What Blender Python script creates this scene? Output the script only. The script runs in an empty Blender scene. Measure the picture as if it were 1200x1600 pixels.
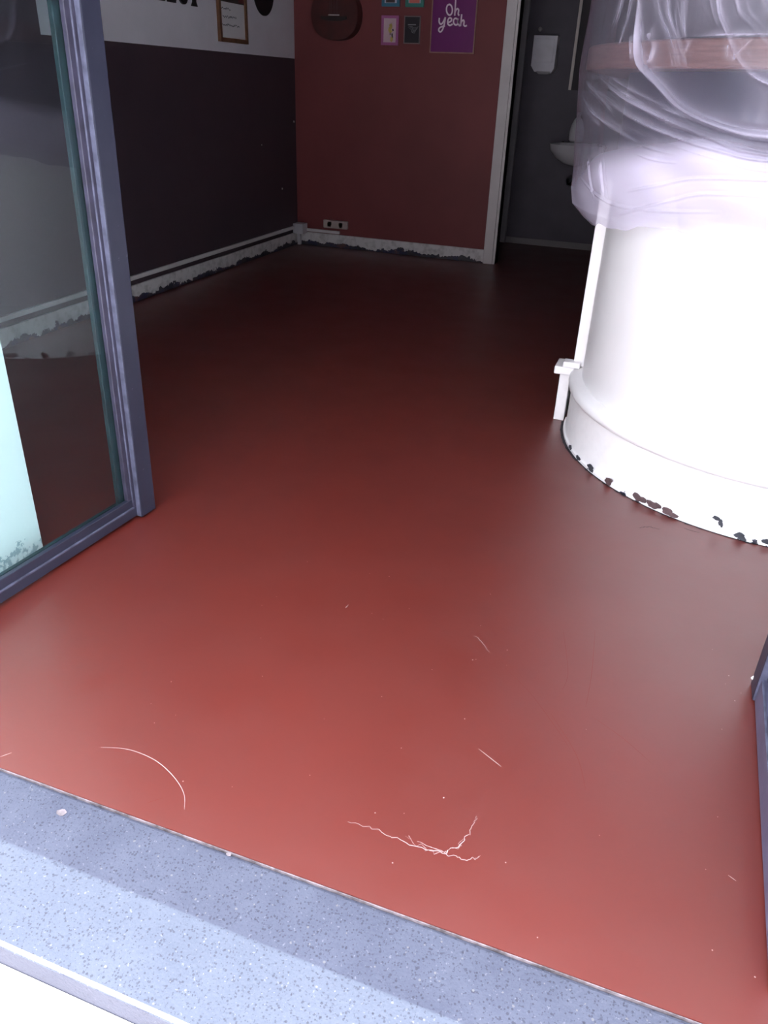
import bpy, bmesh, math, random
import numpy as np
from mathutils import Vector, Matrix

random.seed(7)
RNG = np.random.default_rng(11)
SC = bpy.context.scene
COL = SC.collection
PI = math.pi

# ------------------------------------------------------------------ camera
EYE = 1.2
right = Vector((0.93813044, 0.34444715, 0.03560111))
down = Vector((0.19579094, -0.44281809, -0.87497317))
fwd = Vector((-0.2856172, 0.82780934, -0.48286076))
cam_d = bpy.data.cameras.new('camera')
cam = bpy.data.objects.new('camera', cam_d)
COL.objects.link(cam)
rot = Matrix((right, -down, -fwd)).transposed()
cam.matrix_world = Matrix.Translation((0, 0, EYE)) @ rot.to_4x4()
cam_d.sensor_fit = 'VERTICAL'
cam_d.sensor_height = 36.0
cam_d.lens = 36.0 * 1210.0 / 1600.0
cam_d.clip_start = 0.02
SC.camera = cam

# ------------------------------------------------------------------ sky and exposure
w = bpy.data.worlds.new('overcast_sky')
SC.world = w
w.use_nodes = True
bg = w.node_tree.nodes['Background']
bg.inputs['Color'].default_value = (0.90, 0.91, 1.0, 1)
bg.inputs['Strength'].default_value = 1.0
SC.view_settings.view_transform = 'Standard'
SC.view_settings.look = 'None'
SC.view_settings.gamma = 1.0
SC.view_settings.use_curve_mapping = False
SC.view_settings.exposure = 3.6
sun_d = bpy.data.lights.new('veiled_sun', 'SUN')      # runs along the shop front: falls on the pavement and the outer strip of the step only
sun_d.energy = 0.7
sun_d.angle = math.radians(0.15)
sun_d.color = (1.0, 0.97, 0.93)
sun = bpy.data.objects.new('veiled_sun', sun_d)
COL.objects.link(sun)
sun.rotation_euler = Vector((-0.62, 0.0, -1.0)).to_track_quat('-Z', 'Y').to_euler()
try:
    SC.cycles.max_bounces = 10
    SC.cycles.transparent_max_bounces = 16
except Exception:
    pass


# ------------------------------------------------------------------ materials
def lin(c):
    return tuple((x / 255 / 12.92) if x / 255 <= 0.04045 else ((x / 255 + 0.055) / 1.055) ** 2.4 for x in c)


def rgba(c):
    return (c[0], c[1], c[2], 1.0)


class NT:
    def __init__(self, name):
        self.m = bpy.data.materials.new(name)
        self.m.use_nodes = True
        self.t = self.m.node_tree
        self.b = self.t.nodes['Principled BSDF']
        self.out = self.t.nodes['Material Output']
        self._co = None

    def n(self, kind, **kw):
        nd = self.t.nodes.new(kind)
        for k, v in kw.items():
            setattr(nd, k, v)
        return nd

    def l(self, a, b):
        self.t.links.new(a, b)

    def co(self):
        if not self._co:
            self._co = self.n('ShaderNodeTexCoord').outputs['Object']
        return self._co

    def xyz(self):
        s = self.n('ShaderNodeSeparateXYZ')
        self.l(self.co(), s.inputs[0])
        return s.outputs

    def noise(self, scale, detail=3, rough=0.55, vec=None):
        nd = self.n('ShaderNodeTexNoise')
        nd.inputs['Scale'].default_value = scale
        nd.inputs['Detail'].default_value = detail
        nd.inputs['Roughness'].default_value = rough
        self.l(vec or self.co(), nd.inputs['Vector'])
        return nd.outputs['Fac']

    def math(self, op, a, b=None, clamp=False):
        nd = self.n('ShaderNodeMath', operation=op, use_clamp=clamp)
        for i, v in enumerate((a, b)):
            if v is None:
                continue
            if isinstance(v, (int, float)):
                nd.inputs[i].default_value = v
            else:
                self.l(v, nd.inputs[i])
        return nd.outputs[0]

    def ramp(self, fac, stops):
        nd = self.n('ShaderNodeValToRGB')
        el = nd.color_ramp.elements
        while len(el) < len(stops):
            el.new(0.5)
        for e, (p, c) in zip(el, stops):
            e.position = p
            e.color = rgba(c) if isinstance(c, tuple) else (c, c, c, 1)
        self.l(fac, nd.inputs[0])
        return nd.outputs[0]

    def mix(self, fac, a, b):
        nd = self.n('ShaderNodeMix', data_type='RGBA')
        for s, v in ((nd.inputs[0], fac), (nd.inputs[6], a), (nd.inputs[7], b)):
            if isinstance(v, tuple):
                s.default_value = rgba(v)
            elif isinstance(v, (int, float)):
                s.default_value = v
            else:
                self.l(v, s)
        return nd.outputs[2]

    def bump(self, h, strength=0.2, dist=0.01):
        nd = self.n('ShaderNodeBump')
        nd.inputs['Strength'].default_value = strength
        nd.inputs['Distance'].default_value = dist
        self.l(h, nd.inputs['Height'])
        self.l(nd.outputs[0], self.b.inputs['Normal'])
        return nd

    def set(self, col=None, rough=0.5, metal=0.0, spec=0.5):
        if col is not None:
            if isinstance(col, tuple):
                self.b.inputs['Base Color'].default_value = rgba(col)
            else:
                self.l(col, self.b.inputs['Base Color'])
        if isinstance(rough, (int, float)):
            self.b.inputs['Roughness'].default_value = rough
        else:
            self.l(rough, self.b.inputs['Roughness'])
        self.b.inputs['Metallic'].default_value = metal
        self.b.inputs['Specular IOR Level'].default_value = spec
        return self.m


def scaled(c, k):
    return tuple(min(1, x * k) for x in c)


def paint(name, c, rough=0.5, var=0.12, scale=6, bump=0.05, metal=0.0, spec=0.5, bscale=120):
    t = NT(name)
    f = t.noise(scale)
    col = t.ramp(f, [(0.3, scaled(c, 1 - var)), (0.7, scaled(c, 1 + var))])
    if bump:
        t.bump(t.noise(bscale, 2), bump, 0.004)
    return t.set(col, rough, metal, spec)


def schlick(t):
    nd = t.n('ShaderNodeLayerWeight')
    nd.inputs['Blend'].default_value = 0.5
    p5 = t.math('POWER', nd.outputs['Facing'], 5.0)
    return t.math('ADD', t.math('MULTIPLY', p5, 0.96), 0.04)


def peeling(name, base, limit, span=0.10, scale=14, dirt=0.62):
    """white gloss paint flaking off along the bottom edge, bare dark substrate showing"""
    t = NT(name)
    z = t.xyz()[2]
    nz = t.noise(scale, 5, 0.62)
    n2 = t.noise(scale * 0.35, 2)
    v = t.math('SUBTRACT', t.math('ADD', t.math('MULTIPLY', nz, span), t.math('MULTIPLY', n2, span * 0.6)), z)
    bare = t.math('GREATER_THAN', v, limit)
    dark = t.ramp(t.noise(9, 3), [(0.40, (0.012, 0.013, 0.03)), (0.52, (0.05, 0.045, 0.05)), (0.6, (0.02, 0.025, 0.07)), (0.7, (0.13, 0.07, 0.06))])
    smear = t.ramp(t.noise(22, 4), [(0.45, base), (0.72, scaled(base, dirt))])
    t.l(t.mix(bare, smear, dark), t.b.inputs['Base Color'])
    t.bump(t.math('MULTIPLY', bare, -1.0), 0.5, 0.004)
    return t.set(None, 0.45)


M = {}
# red floor paint
t = NT('red_floor_paint')
col = t.ramp(t.noise(2.2, 4), [(0.3, (0.096, 0.0092, 0.0050)), (0.7, (0.110, 0.0108, 0.0060))])
t.bump(t.noise(55, 3), 0.05, 0.003)
M['floor'] = t.set(col, t.ramp(t.noise(5, 4), [(0.3, 0.37), (0.75, 0.45)]), 0, 1.0)
for k_, v_ in (('Coat Weight', 0.32), ('Coat Roughness', 0.6), ('Coat IOR', 1.6)):
    t.b.inputs[k_].default_value = v_
M['scratch'] = paint('pale_scratch', (0.46, 0.36, 0.35), 0.6, bump=0)
M['scuff'] = paint('faint_scuff', (0.16, 0.036, 0.028), 0.5, bump=0)
M['dark_scuff'] = paint('dark_scuff', (0.03, 0.012, 0.012), 0.6, bump=0)
# terrazzo bluestone of the doorstep
t = NT('terrazzo_stone')
vo = t.n('ShaderNodeTexVoronoi')
vo.inputs['Scale'].default_value = 210
vo.inputs['Randomness'].default_value = 1
t.l(t.co(), vo.inputs['Vector'])
sp = t.n('ShaderNodeSeparateColor')
t.l(vo.outputs['Color'], sp.inputs[0])
near = t.math('LESS_THAN', vo.outputs['Distance'], t.math('MULTIPLY', sp.outputs[1], 0.50))
darkchip = t.math('MULTIPLY', near, t.math('GREATER_THAN', sp.outputs[0], 0.55))
lightchip = t.math('MULTIPLY', near, t.math('LESS_THAN', sp.outputs[0], 0.03))
blot = t.noise(7, 5, 0.6)
fine = t.noise(260, 2)
splot = t.math('GREATER_THAN', t.noise(170, 3, 0.6), 0.615)
pale = t.math('GREATER_THAN', t.noise(140, 3, 0.65), 0.66)
b_in = t.ramp(blot, [(0.32, (0.0409, 0.0468, 0.0760)), (0.55, (0.0585, 0.0663, 0.0994)), (0.75, (0.0760, 0.0838, 0.1169))])
yz = t.xyz()
# outer strip tinted bluer: the tone of its sunlit band put into the stone
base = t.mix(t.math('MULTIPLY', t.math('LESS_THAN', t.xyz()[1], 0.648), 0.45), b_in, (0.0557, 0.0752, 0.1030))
base = t.mix(t.math('MULTIPLY', fine, 0.35), base, (0.1169, 0.1286, 0.1637))
base = t.mix(t.math('MULTIPLY', splot, 0.5), base, (0.0174, 0.0183, 0.0313))
base = t.mix(t.math('MULTIPLY', pale, 0.45), base, (0.1740, 0.1827, 0.2175))
base = t.mix(t.math('MULTIPLY', darkchip, 0.5), base, (0.0137, 0.0137, 0.0234))
base = t.mix(t.math('MULTIPLY', lightchip, 0.5), base, (0.1754, 0.1715, 0.1637))
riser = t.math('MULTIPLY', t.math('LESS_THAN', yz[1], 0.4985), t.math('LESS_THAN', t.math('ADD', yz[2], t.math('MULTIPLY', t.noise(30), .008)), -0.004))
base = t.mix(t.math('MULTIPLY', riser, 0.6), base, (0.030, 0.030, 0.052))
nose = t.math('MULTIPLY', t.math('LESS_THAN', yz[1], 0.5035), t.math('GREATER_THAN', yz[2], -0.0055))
base = t.mix(t.math('MULTIPLY', nose, 0.75), base, (0.42, 0.43, 0.46))  # worn nose edge, its bright highlight put into the colour as well
t.bump(t.noise(180, 3), 0.25, 0.003)
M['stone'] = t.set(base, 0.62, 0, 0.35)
t = NT('pavement_concrete')
col = t.ramp(t.noise(11, 5, 0.6), [(0.3, (0.74, 0.72, 0.72)), (0.7, (0.86, 0.84, 0.85))])
t.bump(t.noise(90, 3), 0.3, 0.004)
M['pavement'] = t.set(col, 0.8)
M['seam'] = paint('pale_seam', (0.15, 0.13, 0.14), 0.5, var=0.6, scale=60, bump=0)
M['grime'] = paint('dark_grime', (0.02, 0.017, 0.022), 0.7, var=0.4, scale=40, bump=0)
# walls
t = NT('left_wall_two_tone')
z = t.xyz()[2]
y = t.xyz()[1]
up = t.math('MULTIPLY', t.math('GREATER_THAN', z, 1.349), t.math('GREATER_THAN', y, 3.46))
dk = t.ramp(t.noise(2.5, 3), [(0.3, (0.044, 0.030, 0.042)), (0.7, (0.056, 0.037, 0.048))])
wh = t.ramp(t.noise(3, 3), [(0.3, (0.60, 0.58, 0.64)), (0.7, (0.68, 0.66, 0.72))])
t.bump(t.noise(70, 3), 0.12, 0.004)
M['wall_left'] = t.set(t.mix(up, dk, wh), 0.5)
M['wall_red'] = paint('red_brown_wall', (0.165, 0.034, 0.036), 0.6, var=0.10, scale=2.2, bump=0.12, bscale=70)
M['wall_toilet'] = paint('charcoal_wall', (0.065, 0.058, 0.078), 0.6, var=0.12, bump=0.1)
M['wall_plain'] = paint('grey_lilac_wall', (0.12, 0.11, 0.13), 0.7, bump=0.1)
M['ceiling'] = paint('ceiling_white', (0.16, 0.15, 0.16), 0.8)
t = NT('white_reveal')
z = t.xyz()[2]
fl = t.math('GREATER_THAN', t.math('SUBTRACT', t.math('MULTIPLY', t.noise(20, 5, 0.65), 0.22), z), 0.065)
smear = t.ramp(t.noise(50, 4), [(0.46, (0.80, 0.83, 0.83)), (0.55, (0.38, 0.46, 0.50))])
t.bump(t.noise(40, 4), 0.2, 0.004)
M['reveal'] = t.set(t.mix(fl, (0.84, 0.84, 0.83), smear), 0.6)
M['facade'] = paint('facade_render', (0.32, 0.30, 0.30), 0.8, bump=0.2)
M['skirt_wall'] = peeling('peeling_white_skirting', (0.62, 0.60, 0.60), 0.068, 0.12, 15)
M['white_trim'] = paint('white_gloss_trim', (0.62, 0.60, 0.60), 0.4, var=0.06)
M['cream_trim'] = paint('cream_casing', (0.58, 0.55, 0.55), 0.4, var=0.05)
M['dim_trim'] = paint('grey_trim', (0.24, 0.23, 0.25), 0.5, var=0.05)
M['toilet_skirt'] = paint('grey_skirting', (0.17, 0.16, 0.17), 0.5, var=0.1)
# counter
M['counter_white'] = paint('white_counter_paint', (0.86, 0.85, 0.86), 0.38, var=0.02, bump=0.02)
M['counter_skirt'] = peeling('chipped_counter_skirting', (0.86, 0.85, 0.86), 0.092, 0.10, 30, 0.95)
M['fascia'] = paint('dark_fascia', (0.014, 0.012, 0.032), 0.6, var=0.1, bump=0.02)
t = NT('copper_brown_wood')
wv = t.n('ShaderNodeTexNoise')
mp = t.n('ShaderNodeMapping')
mp.inputs['Scale'].default_value = (3, 3, 60)
t.l(t.co(), mp.inputs[0])
t.l(mp.outputs[0], wv.inputs['Vector'])
wv.inputs['Scale'].default_value = 3
M['wood'] = t.set(t.ramp(wv.outputs['Fac'], [(0.3, (0.105, 0.050, 0.044)), (0.7, (0.155, 0.078, 0.066))]), 0.35)
M['cabinet'] = paint('grey_cabinet', (0.115, 0.105, 0.12), 0.4, var=0.2, scale=4)
M['chip_brown'] = paint('bare_brown_patch', (0.10, 0.062, 0.066), 0.7, var=0.3, scale=40)
M['chip_grey'] = paint('bare_grey_patch', (0.045, 0.048, 0.06), 0.7, var=0.3, scale=40)
# door leaves
t = NT('worn_grey_frame_paint')
c1 = t.ramp(t.noise(9, 4), [(0.3, (0.016, 0.018, 0.034)), (0.7, (0.025, 0.027, 0.047))])
spk = t.math('GREATER_THAN', t.noise(75, 4, 0.7), 0.70)
t.bump(t.noise(60, 3), 0.08, 0.003)
M['frame'] = t.set(t.mix(t.math('MULTIPLY', spk, 0.5), c1, (0.15, 0.145, 0.18)), 0.42)
M['bead'] = paint('lilac_glazing_bead', (0.030, 0.028, 0.050), 0.45, var=0.3, scale=25)
M['lit_rail'] = paint('lit_lilac_rail', (0.075, 0.075, 0.125), 0.4, var=0.25, scale=14)  # paler frame paint: light on the right rail put into its colour
M['lit_bead_edge'] = paint('lit_edge_tone', (0.070, 0.074, 0.115), 0.4, var=0.4, scale=30)  # pale slivers: daylight on bead and cover edges, put into the colour
M['rear_bead'] = paint('teal_rear_bead', (0.013, 0.028, 0.034), 0.6, var=0.25, scale=20)
t = NT('door_glass')
t.t.nodes.remove(t.b)
tr = t.n('ShaderNodeBsdfTransparent')
tr.inputs[0].default_value = (0.84, 0.93, 0.93, 1)
gl = t.n('ShaderNodeBsdfGlossy')
gl.inputs['Color'].default_value = (0.95, 0.95, 1, 1)
gl.inputs['Roughness'].default_value = 0.015
fr = schlick(t)
dst = t.n('ShaderNodeBsdfDiffuse')
dst.inputs[0].default_value = (0.6, 0.6, 0.7, 1)
mx0 = t.n('ShaderNodeMixShader')
mx0.inputs[0].default_value = 0.003
t.l(tr.outputs[0], mx0.inputs[1])
t.l(dst.outputs[0], mx0.inputs[2])
mx = t.n('ShaderNodeMixShader')
t.l(t.math('MULTIPLY', fr, 0.85, True), mx.inputs[0])
t.l(mx0.outputs[0], mx.inputs[1])
t.l(gl.outputs[0], mx.inputs[2])
t.l(mx.outputs[0], t.out.inputs[0])
M['glass'] = t.m
# plastic sheet: thin film, milkier where it is gathered into folds (vertex attribute 'fold')
t = NT('thin_polythene')
t.t.nodes.remove(t.b)
at = t.n('ShaderNodeAttribute', attribute_name='fold')
lw = t.n('ShaderNodeLayerWeight')
lw.inputs['Blend'].default_value = 0.35
tr = t.n('ShaderNodeBsdfTransparent')
tr.inputs[0].default_value = (0.93, 0.93, 0.96, 1)
df = t.n('ShaderNodeBsdfDiffuse')
df.inputs[0].default_value = (0.80, 0.75, 0.93, 1)
tl = t.n('ShaderNodeBsdfTranslucent')
tl.inputs[0].default_value = (0.80, 0.77, 0.90, 1)
md = t.n('ShaderNodeMixShader')
md.inputs[0].default_value = 0.15
t.l(df.outputs[0], md.inputs[1])
t.l(tl.outputs[0], md.inputs[2])
gl = t.n('ShaderNodeBsdfGlossy')
gl.inputs['Color'].default_value = (0.86, 0.83, 0.97, 1)
gl.inputs['Roughness'].default_value = 0.22
milk = t.math('ADD', t.math('ADD', 0.055, t.math('MULTIPLY', at.outputs['Fac'], 0.85)), t.math('MULTIPLY', lw.outputs['Facing'], 0.10), True)
m1 = t.n('ShaderNodeMixShader')
t.l(milk, m1.inputs[0])
t.l(tr.outputs[0], m1.inputs[1])
t.l(md.outputs[0], m1.inputs[2])
fr = schlick(t)
m2 = t.n('ShaderNodeMixShader')
t.l(t.math('MULTIPLY', fr, 0.7, True), m2.inputs[0])
t.l(m1.outputs[0], m2.inputs[1])
t.l(gl.outputs[0], m2.inputs[2])
bp = t.n('ShaderNodeBump')
bp.inputs['Strength'].default_value = 0.3
bp.inputs['Distance'].default_value = 0.01
mp = t.n('ShaderNodeMapping')
mp.inputs['Scale'].default_value = (30, 30, 11)
t.l(t.co(), mp.inputs[0])
wn = t.noise(1.0, 4, 0.6, mp.outputs[0])
t.l(wn, bp.inputs['Height'])
t.l(bp.outputs[0], gl.inputs['Normal'])
t.l(m2.outputs[0], t.out.inputs[0])
M['film'] = t.m
# small things
M['black'] = paint('matt_black', (0.010, 0.009, 0.012), 0.5, bump=0.02)
M['gold'] = paint('aged_gold_frame', (0.17, 0.085, 0.045), 0.35, metal=0.3, var=0.25, scale=30)
M['paper'] = paint('white_paper', (0.62, 0.60, 0.62), 0.7, var=0.03, bump=0)
M['ink'] = paint('dark_ink', (0.05, 0.045, 0.07), 0.7, bump=0)
M['maroon'] = paint('dark_maroon_print', (0.12, 0.02, 0.025), 0.5, bump=0)
M['olive'] = paint('dark_olive_print', (0.04, 0.035, 0.03), 0.5, bump=0)
M['rose_wood'] = paint('pale_wood_frame', (0.30, 0.17, 0.13), 0.45, var=0.15, scale=20)
M['purple'] = paint('magenta_purple_print', (0.155, 0.012, 0.135), 0.4, var=0.06, bump=0)
M['lettering'] = paint('pale_pink_lettering', (0.85, 0.72, 0.80), 0.5, var=0.03, bump=0)
M['teal_frame'] = paint('teal_blue_frame', (0.035, 0.16, 0.24), 0.4, var=0.1)
M['green_frame'] = paint('sea_green_frame', (0.035, 0.20, 0.17), 0.4, var=0.1)
M['pink_frame'] = paint('orchid_pink_frame', (0.36, 0.10, 0.26), 0.4, var=0.1)
M['pale_pink'] = paint('pale_pink_paper', (0.56, 0.40, 0.44), 0.6, var=0.08, scale=12, bump=0)
M['pale_blue'] = paint('pale_blue_paper', (0.50, 0.52, 0.60), 0.6, var=0.05, bump=0)
M['brown_print'] = paint('dark_brown_print', (0.055, 0.035, 0.035), 0.5, var=0.3, scale=30, bump=0)
M['coral'] = paint('coral_print', (0.62, 0.15, 0.12), 0.5, var=0.05, bump=0)
M['yellow'] = paint('yellow_print', (0.50, 0.38, 0.10), 0.5, var=0.2, scale=60, bump=0)
M['grey_frame'] = paint('thin_grey_frame', (0.20, 0.15, 0.15), 0.4, var=0.1)
M['navy_print'] = paint('near_black_print', (0.013, 0.010, 0.016), 0.6, var=0.15, bump=0)
M['grey_ink'] = paint('grey_ink', (0.26, 0.26, 0.27), 0.5, bump=0)
M['guitar'] = paint('red_brown_guitar_lacquer', (0.060, 0.0105, 0.010), 0.45, var=0.3, scale=9, bump=0)
M['guitar_dark'] = paint('dark_guitar_wood', (0.014, 0.009, 0.009), 0.4, bump=0)
M['bone'] = paint('bone_saddle', (0.62, 0.56, 0.54), 0.4, bump=0)
M['steel'] = paint('steel', (0.55, 0.55, 0.58), 0.2, metal=1.0, var=0.05, bump=0)
M['socket'] = paint('yellowed_socket', (0.44, 0.36, 0.33), 0.45, var=0.06)
M['junction'] = paint('grey_white_box', (0.44, 0.43, 0.46), 0.45, var=0.05)
M['porcelain'] = paint('white_porcelain', (0.62, 0.61, 0.64), 0.15, var=0.02, bump=0)
M['dispenser'] = paint('pale_plastic', (0.58, 0.57, 0.63), 0.3, var=0.08, scale=10, bump=0)
M['mirror_frame'] = paint('pale_mirror_frame', (0.55, 0.50, 0.46), 0.3, var=0.1)

# ------------------------------------------------------------------ mesh helpers
class MB:
    def __init__(self):
        self.v, self.f = [], []

    def add(self, vs, fs):
        o = len(self.v)
        self.v += [tuple(p) for p in vs]
        self.f += [tuple(i + o for i in f) for f in fs]
        return self

    def box(self, a, b, bev=0.0):
        (x0, y0, z0), (x1, y1, z1) = a, b
        if not bev:
            return self.add([(x, y, z) for z in (z0, z1) for y in (y0, y1) for x in (x0, x1)],
                            [(0, 2, 3, 1), (4, 5, 7, 6), (0, 1, 5, 4), (2, 6, 7, 3), (0, 4, 6, 2), (1, 3, 7, 5)])
        bm = bmesh.new()
        bmesh.ops.create_cube(bm, size=1)
        for v in bm.verts:
            v.co = Vector(((x0 + x1) / 2 + v.co.x * (x1 - x0), (y0 + y1) / 2 + v.co.y * (y1 - y0), (z0 + z1) / 2 + v.co.z * (z1 - z0)))
        bmesh.ops.bevel(bm, geom=list(bm.edges), offset=bev, segments=2, affect='EDGES', profile=0.5)
        bm.verts.index_update()
        self.add([v.co[:] for v in bm.verts], [[v.index for v in f.verts] for f in bm.faces])
        bm.free()
        return self

    def prism(self, pts, axis, a, b):
        """closed outline pts (2D), extruded along axis from a to b"""
        def P(p, k):
            return {0: (k, p[0], p[1]), 1: (p[0], k, p[1]), 2: (p[0], p[1], k)}[axis]
        n = len(pts)
        vs = [P(p, a) for p in pts] + [P(p, b) for p in pts]
        fs = [(i, (i + 1) % n, n + (i + 1) % n, n + i) for i in range(n)] + [tuple(range(n))[::-1], tuple(range(n, 2 * n))]
        return self.add(vs, fs)

    def tube(self, pts, r, n=8):
        pts = [Vector(p) for p in pts]
        rings = []
        for i, p in enumerate(pts):
            d = (pts[min(i + 1, len(pts) - 1)] - pts[max(i - 1, 0)]).normalized()
            u = d.cross(Vector((0, 0, 1)))
            if u.length < 1e-3:
                u = d.cross(Vector((1, 0, 0)))
            u.normalize()
            v = d.cross(u)
            rr = r[i] if isinstance(r, (list, tuple)) else r
            rings.append([p + (u * math.cos(a) + v * math.sin(a)) * rr for a in [2 * PI * k / n for k in range(n)]])
        vs = [q for ring in rings for q in ring]
        fs = []
        for i in range(len(pts) - 1):
            for k in range(n):
                fs.append((i * n + k, i * n + (k + 1) % n, (i + 1) * n + (k + 1) % n, (i + 1) * n + k))
        fs += [tuple(range(n))[::-1], tuple(range((len(pts) - 1) * n, len(pts) * n))]
        return self.add(vs, fs)

    def lathe(self, prof, c, n=32, sx=1, sy=1, axis=2):
        vs, fs = [], []
        for r, h in prof:
            for k in range(n):
                a = 2 * PI * k / n
                x, y_ = r * math.cos(a) * sx, r * math.sin(a) * sy
                if axis == 2:
                    vs.append((c[0] + x, c[1] + y_, c[2] + h))
                elif axis == 0:
                    vs.append((c[0] + h, c[1] + x, c[2] + y_))
                else:
                    vs.append((c[0] + x, c[1] + h, c[2] + y_))
        m = len(prof)
        for i in range(m - 1):
            for k in range(n):
                fs.append((i * n + k, i * n + (k + 1) % n, (i + 1) * n + (k + 1) % n, (i + 1) * n + k))
        fs += [tuple(range(n))[::-1], tuple(range((m - 1) * n, m * n))]
        return self.add(vs, fs)

    def ribbon(self, pts, width, to3, thick=0.0):
        """flat stroke along a 2D polyline; to3 maps (u, v, height) to 3D; real thickness"""
        n = len(pts)
        L, Rr = [], []
        for i, p in enumerate(pts):
            a, b = pts[max(i - 1, 0)], pts[min(i + 1, n - 1)]
            dx, dy = b[0] - a[0], b[1] - a[1]
            q = math.hypot(dx, dy) or 1
            wd = (width[i] if isinstance(width, (list, tuple)) else width) / 2
            L.append((p[0] - dy / q * wd, p[1] + dx / q * wd))
            Rr.append((p[0] + dy / q * wd, p[1] - dx / q * wd))
        vs = [to3(*q, thick) for q in L] + [to3(*q, thick) for q in Rr]
        fs = [(i, i + 1, n + i + 1, n + i) for i in range(n - 1)]
        return self.add(vs, fs)


def smooth_line(pts, k=6):
    out = []
    P = [pts[0]] + list(pts) + [pts[-1]]
    for i in range(1, len(P) - 2):
        p0, p1, p2, p3 = P[i - 1:i + 3]
        for j in range(k):
            s = j / k
            out.append(tuple(0.5 * ((2 * p1[d]) + (-p0[d] + p2[d]) * s + (2 * p0[d] - 5 * p1[d] + 4 * p2[d] - p3[d]) * s * s
                                    + (-p0[d] + 3 * p1[d] - 3 * p2[d] + p3[d]) * s ** 3) for d in range(2)))
    out.append(tuple(pts[-1]))
    return out


def obj(name, mb, mat, parent=None, smooth=False, local=False, kind=None, label=None, fix=True):
    me = bpy.data.meshes.new(name)
    off = Vector((0, 0, 0))
    if parent is not None and not local:
        q = parent
        while q is not None:
            off += q.location
            q = q.parent
    me.from_pydata([(p[0] - off.x, p[1] - off.y, p[2] - off.z) for p in mb.v], [], mb.f)
    me.materials.append(M[mat])
    if fix:
        bm = bmesh.new()
        bm.from_mesh(me)
        bmesh.ops.recalc_face_normals(bm, faces=bm.faces)
        bm.to_mesh(me)
        bm.free()
    if smooth:
        for p in me.polygons:
            p.use_smooth = True
        try:
            me.set_sharp_from_angle(angle=math.radians(38))
        except Exception:
            pass
    o = bpy.data.objects.new(name, me)
    COL.objects.link(o)
    if parent is not None:
        o.parent = parent
    if kind:
        o['kind'] = kind
    if label:
        o['label'] = label
    return o


def tag(o, label, cat, group=None):
    o['label'] = label
    o['category'] = cat
    if group:
        o['group'] = group
    return o


def thing(name, label, cat, loc=(0, 0, 0), group=None, rotz=0.0):
    e = bpy.data.objects.new(name, None)
    COL.objects.link(e)
    e.location = loc
    e.rotation_euler = (0, 0, rotz)
    e.empty_display_size = 0.05
    return tag(e, label, cat, group)


def struct(name, mb, mat, parent=None, label=None, **kw):
    return obj(name, mb, mat, parent, kind='structure', label=label, **kw)


# ------------------------------------------------------------------ the shell
XL, YB, CEIL = -3.0, 6.18, 2.75      # left wall, back wall, ceiling height
OX0, OX1, YF0, YF1 = -1.535, 0.50, 0.648, 1.46   # entrance opening and the thick front wall
HEAD = 2.18
YT = 7.22                            # far wall of the washroom

floor = struct('floor', MB().box((XL - .1, 0.777, -0.12), (2.5, YT + .1, 0.0)), 'floor', label='brick red painted floor, scratched near the doorstep')
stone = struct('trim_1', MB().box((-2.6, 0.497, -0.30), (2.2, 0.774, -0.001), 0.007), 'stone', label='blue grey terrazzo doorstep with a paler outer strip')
struct('trim_2', MB().box((-2.6, 0.774, -0.05), (2.2, 0.7757, 0.0006)), 'seam', label='thin pale seam between doorstep and red floor')
struct('ground', MB().box((-30, -10, -0.32), (30, 0.496, -0.056)), 'pavement', label='bright pale pavement in front of the doorstep')
struct('wall_street', MB().box((-30, -10.4, -0.4), (30, -10, 7.5)), 'facade', label='house fronts across the street')
struct('wall_left', MB().box((XL - .12, YF1, 0), (XL, YB, CEIL)), 'wall_left', label='left wall, near black below and white above')
wl = bpy.data.objects['wall_left']
for (yy, zz, r) in ((6.144, 0.921, .008), (5.915, 0.452, .007), (5.60, 0.78, .004)):
    obj('filler_spot', MB().lathe([(r, 0), (r * .7, .004)], (XL, yy, zz), 10, axis=0), 'white_trim', wl)
struct('wall_back', MB().box((XL - .12, YB, 0), (-1.30, YB + .10, CEIL)).box((-0.30, YB, 0), (2.5, YB + .10, CEIL)).box((-1.30, YB, 2.12), (-0.30, YB + .10, CEIL)),
       'wall_red', label='red brown back wall hung with small pictures')
struct('wall_far', MB().box((-2.0, YT, 0), (2.5, YT + .1, CEIL)), 'wall_toilet', label='charcoal wall of the washroom beyond the doorway')
struct('wall_washroom', MB().box((-2.1, YB + .10, 0), (-2.0, YT + .1, CEIL)), 'wall_toilet')
struct('wall_right', MB().box((2.4, YF1, 0), (2.5, YT, CEIL)), 'wall_plain')
struct('ceiling', MB().box((XL - .12, YF0, CEIL), (2.5, YT + .1, CEIL + .1)), 'ceiling')
fw = struct('wall_front', MB().box((XL - .12, YF0, -0.0), (OX0, YF1, CEIL)), 'reveal', label='thick white front wall, left of the entrance')
WX0, WX1, WZ0, WZ1 = 0.74, 2.25, 0.15, 2.02  # opening of an added, unseen window that brightens the counter
struct('wall_front_right', MB().box((OX1, YF0, 0), (WX0, YF1, CEIL)).box((WX1, YF0, 0), (2.5, YF1, CEIL)).box((WX0, YF0, 0), (WX1, YF1, WZ0)).box((WX0, YF0, WZ1), (WX1, YF1, CEIL)), 'reveal')
added_win = struct('added_window_1', MB().box((WX0, .80, WZ0), (WX0 + .05, .85, WZ1)).box((WX1 - .05, .80, WZ0), (WX1, .85, WZ1)).box((WX0, .80, WZ0), (WX1, .85, WZ0 + .05)).box((WX0, .80, WZ1 - .05), (WX1, .85, WZ1)), 'frame', label='added shop window beside the entrance, unseen, lights the counter')
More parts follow.
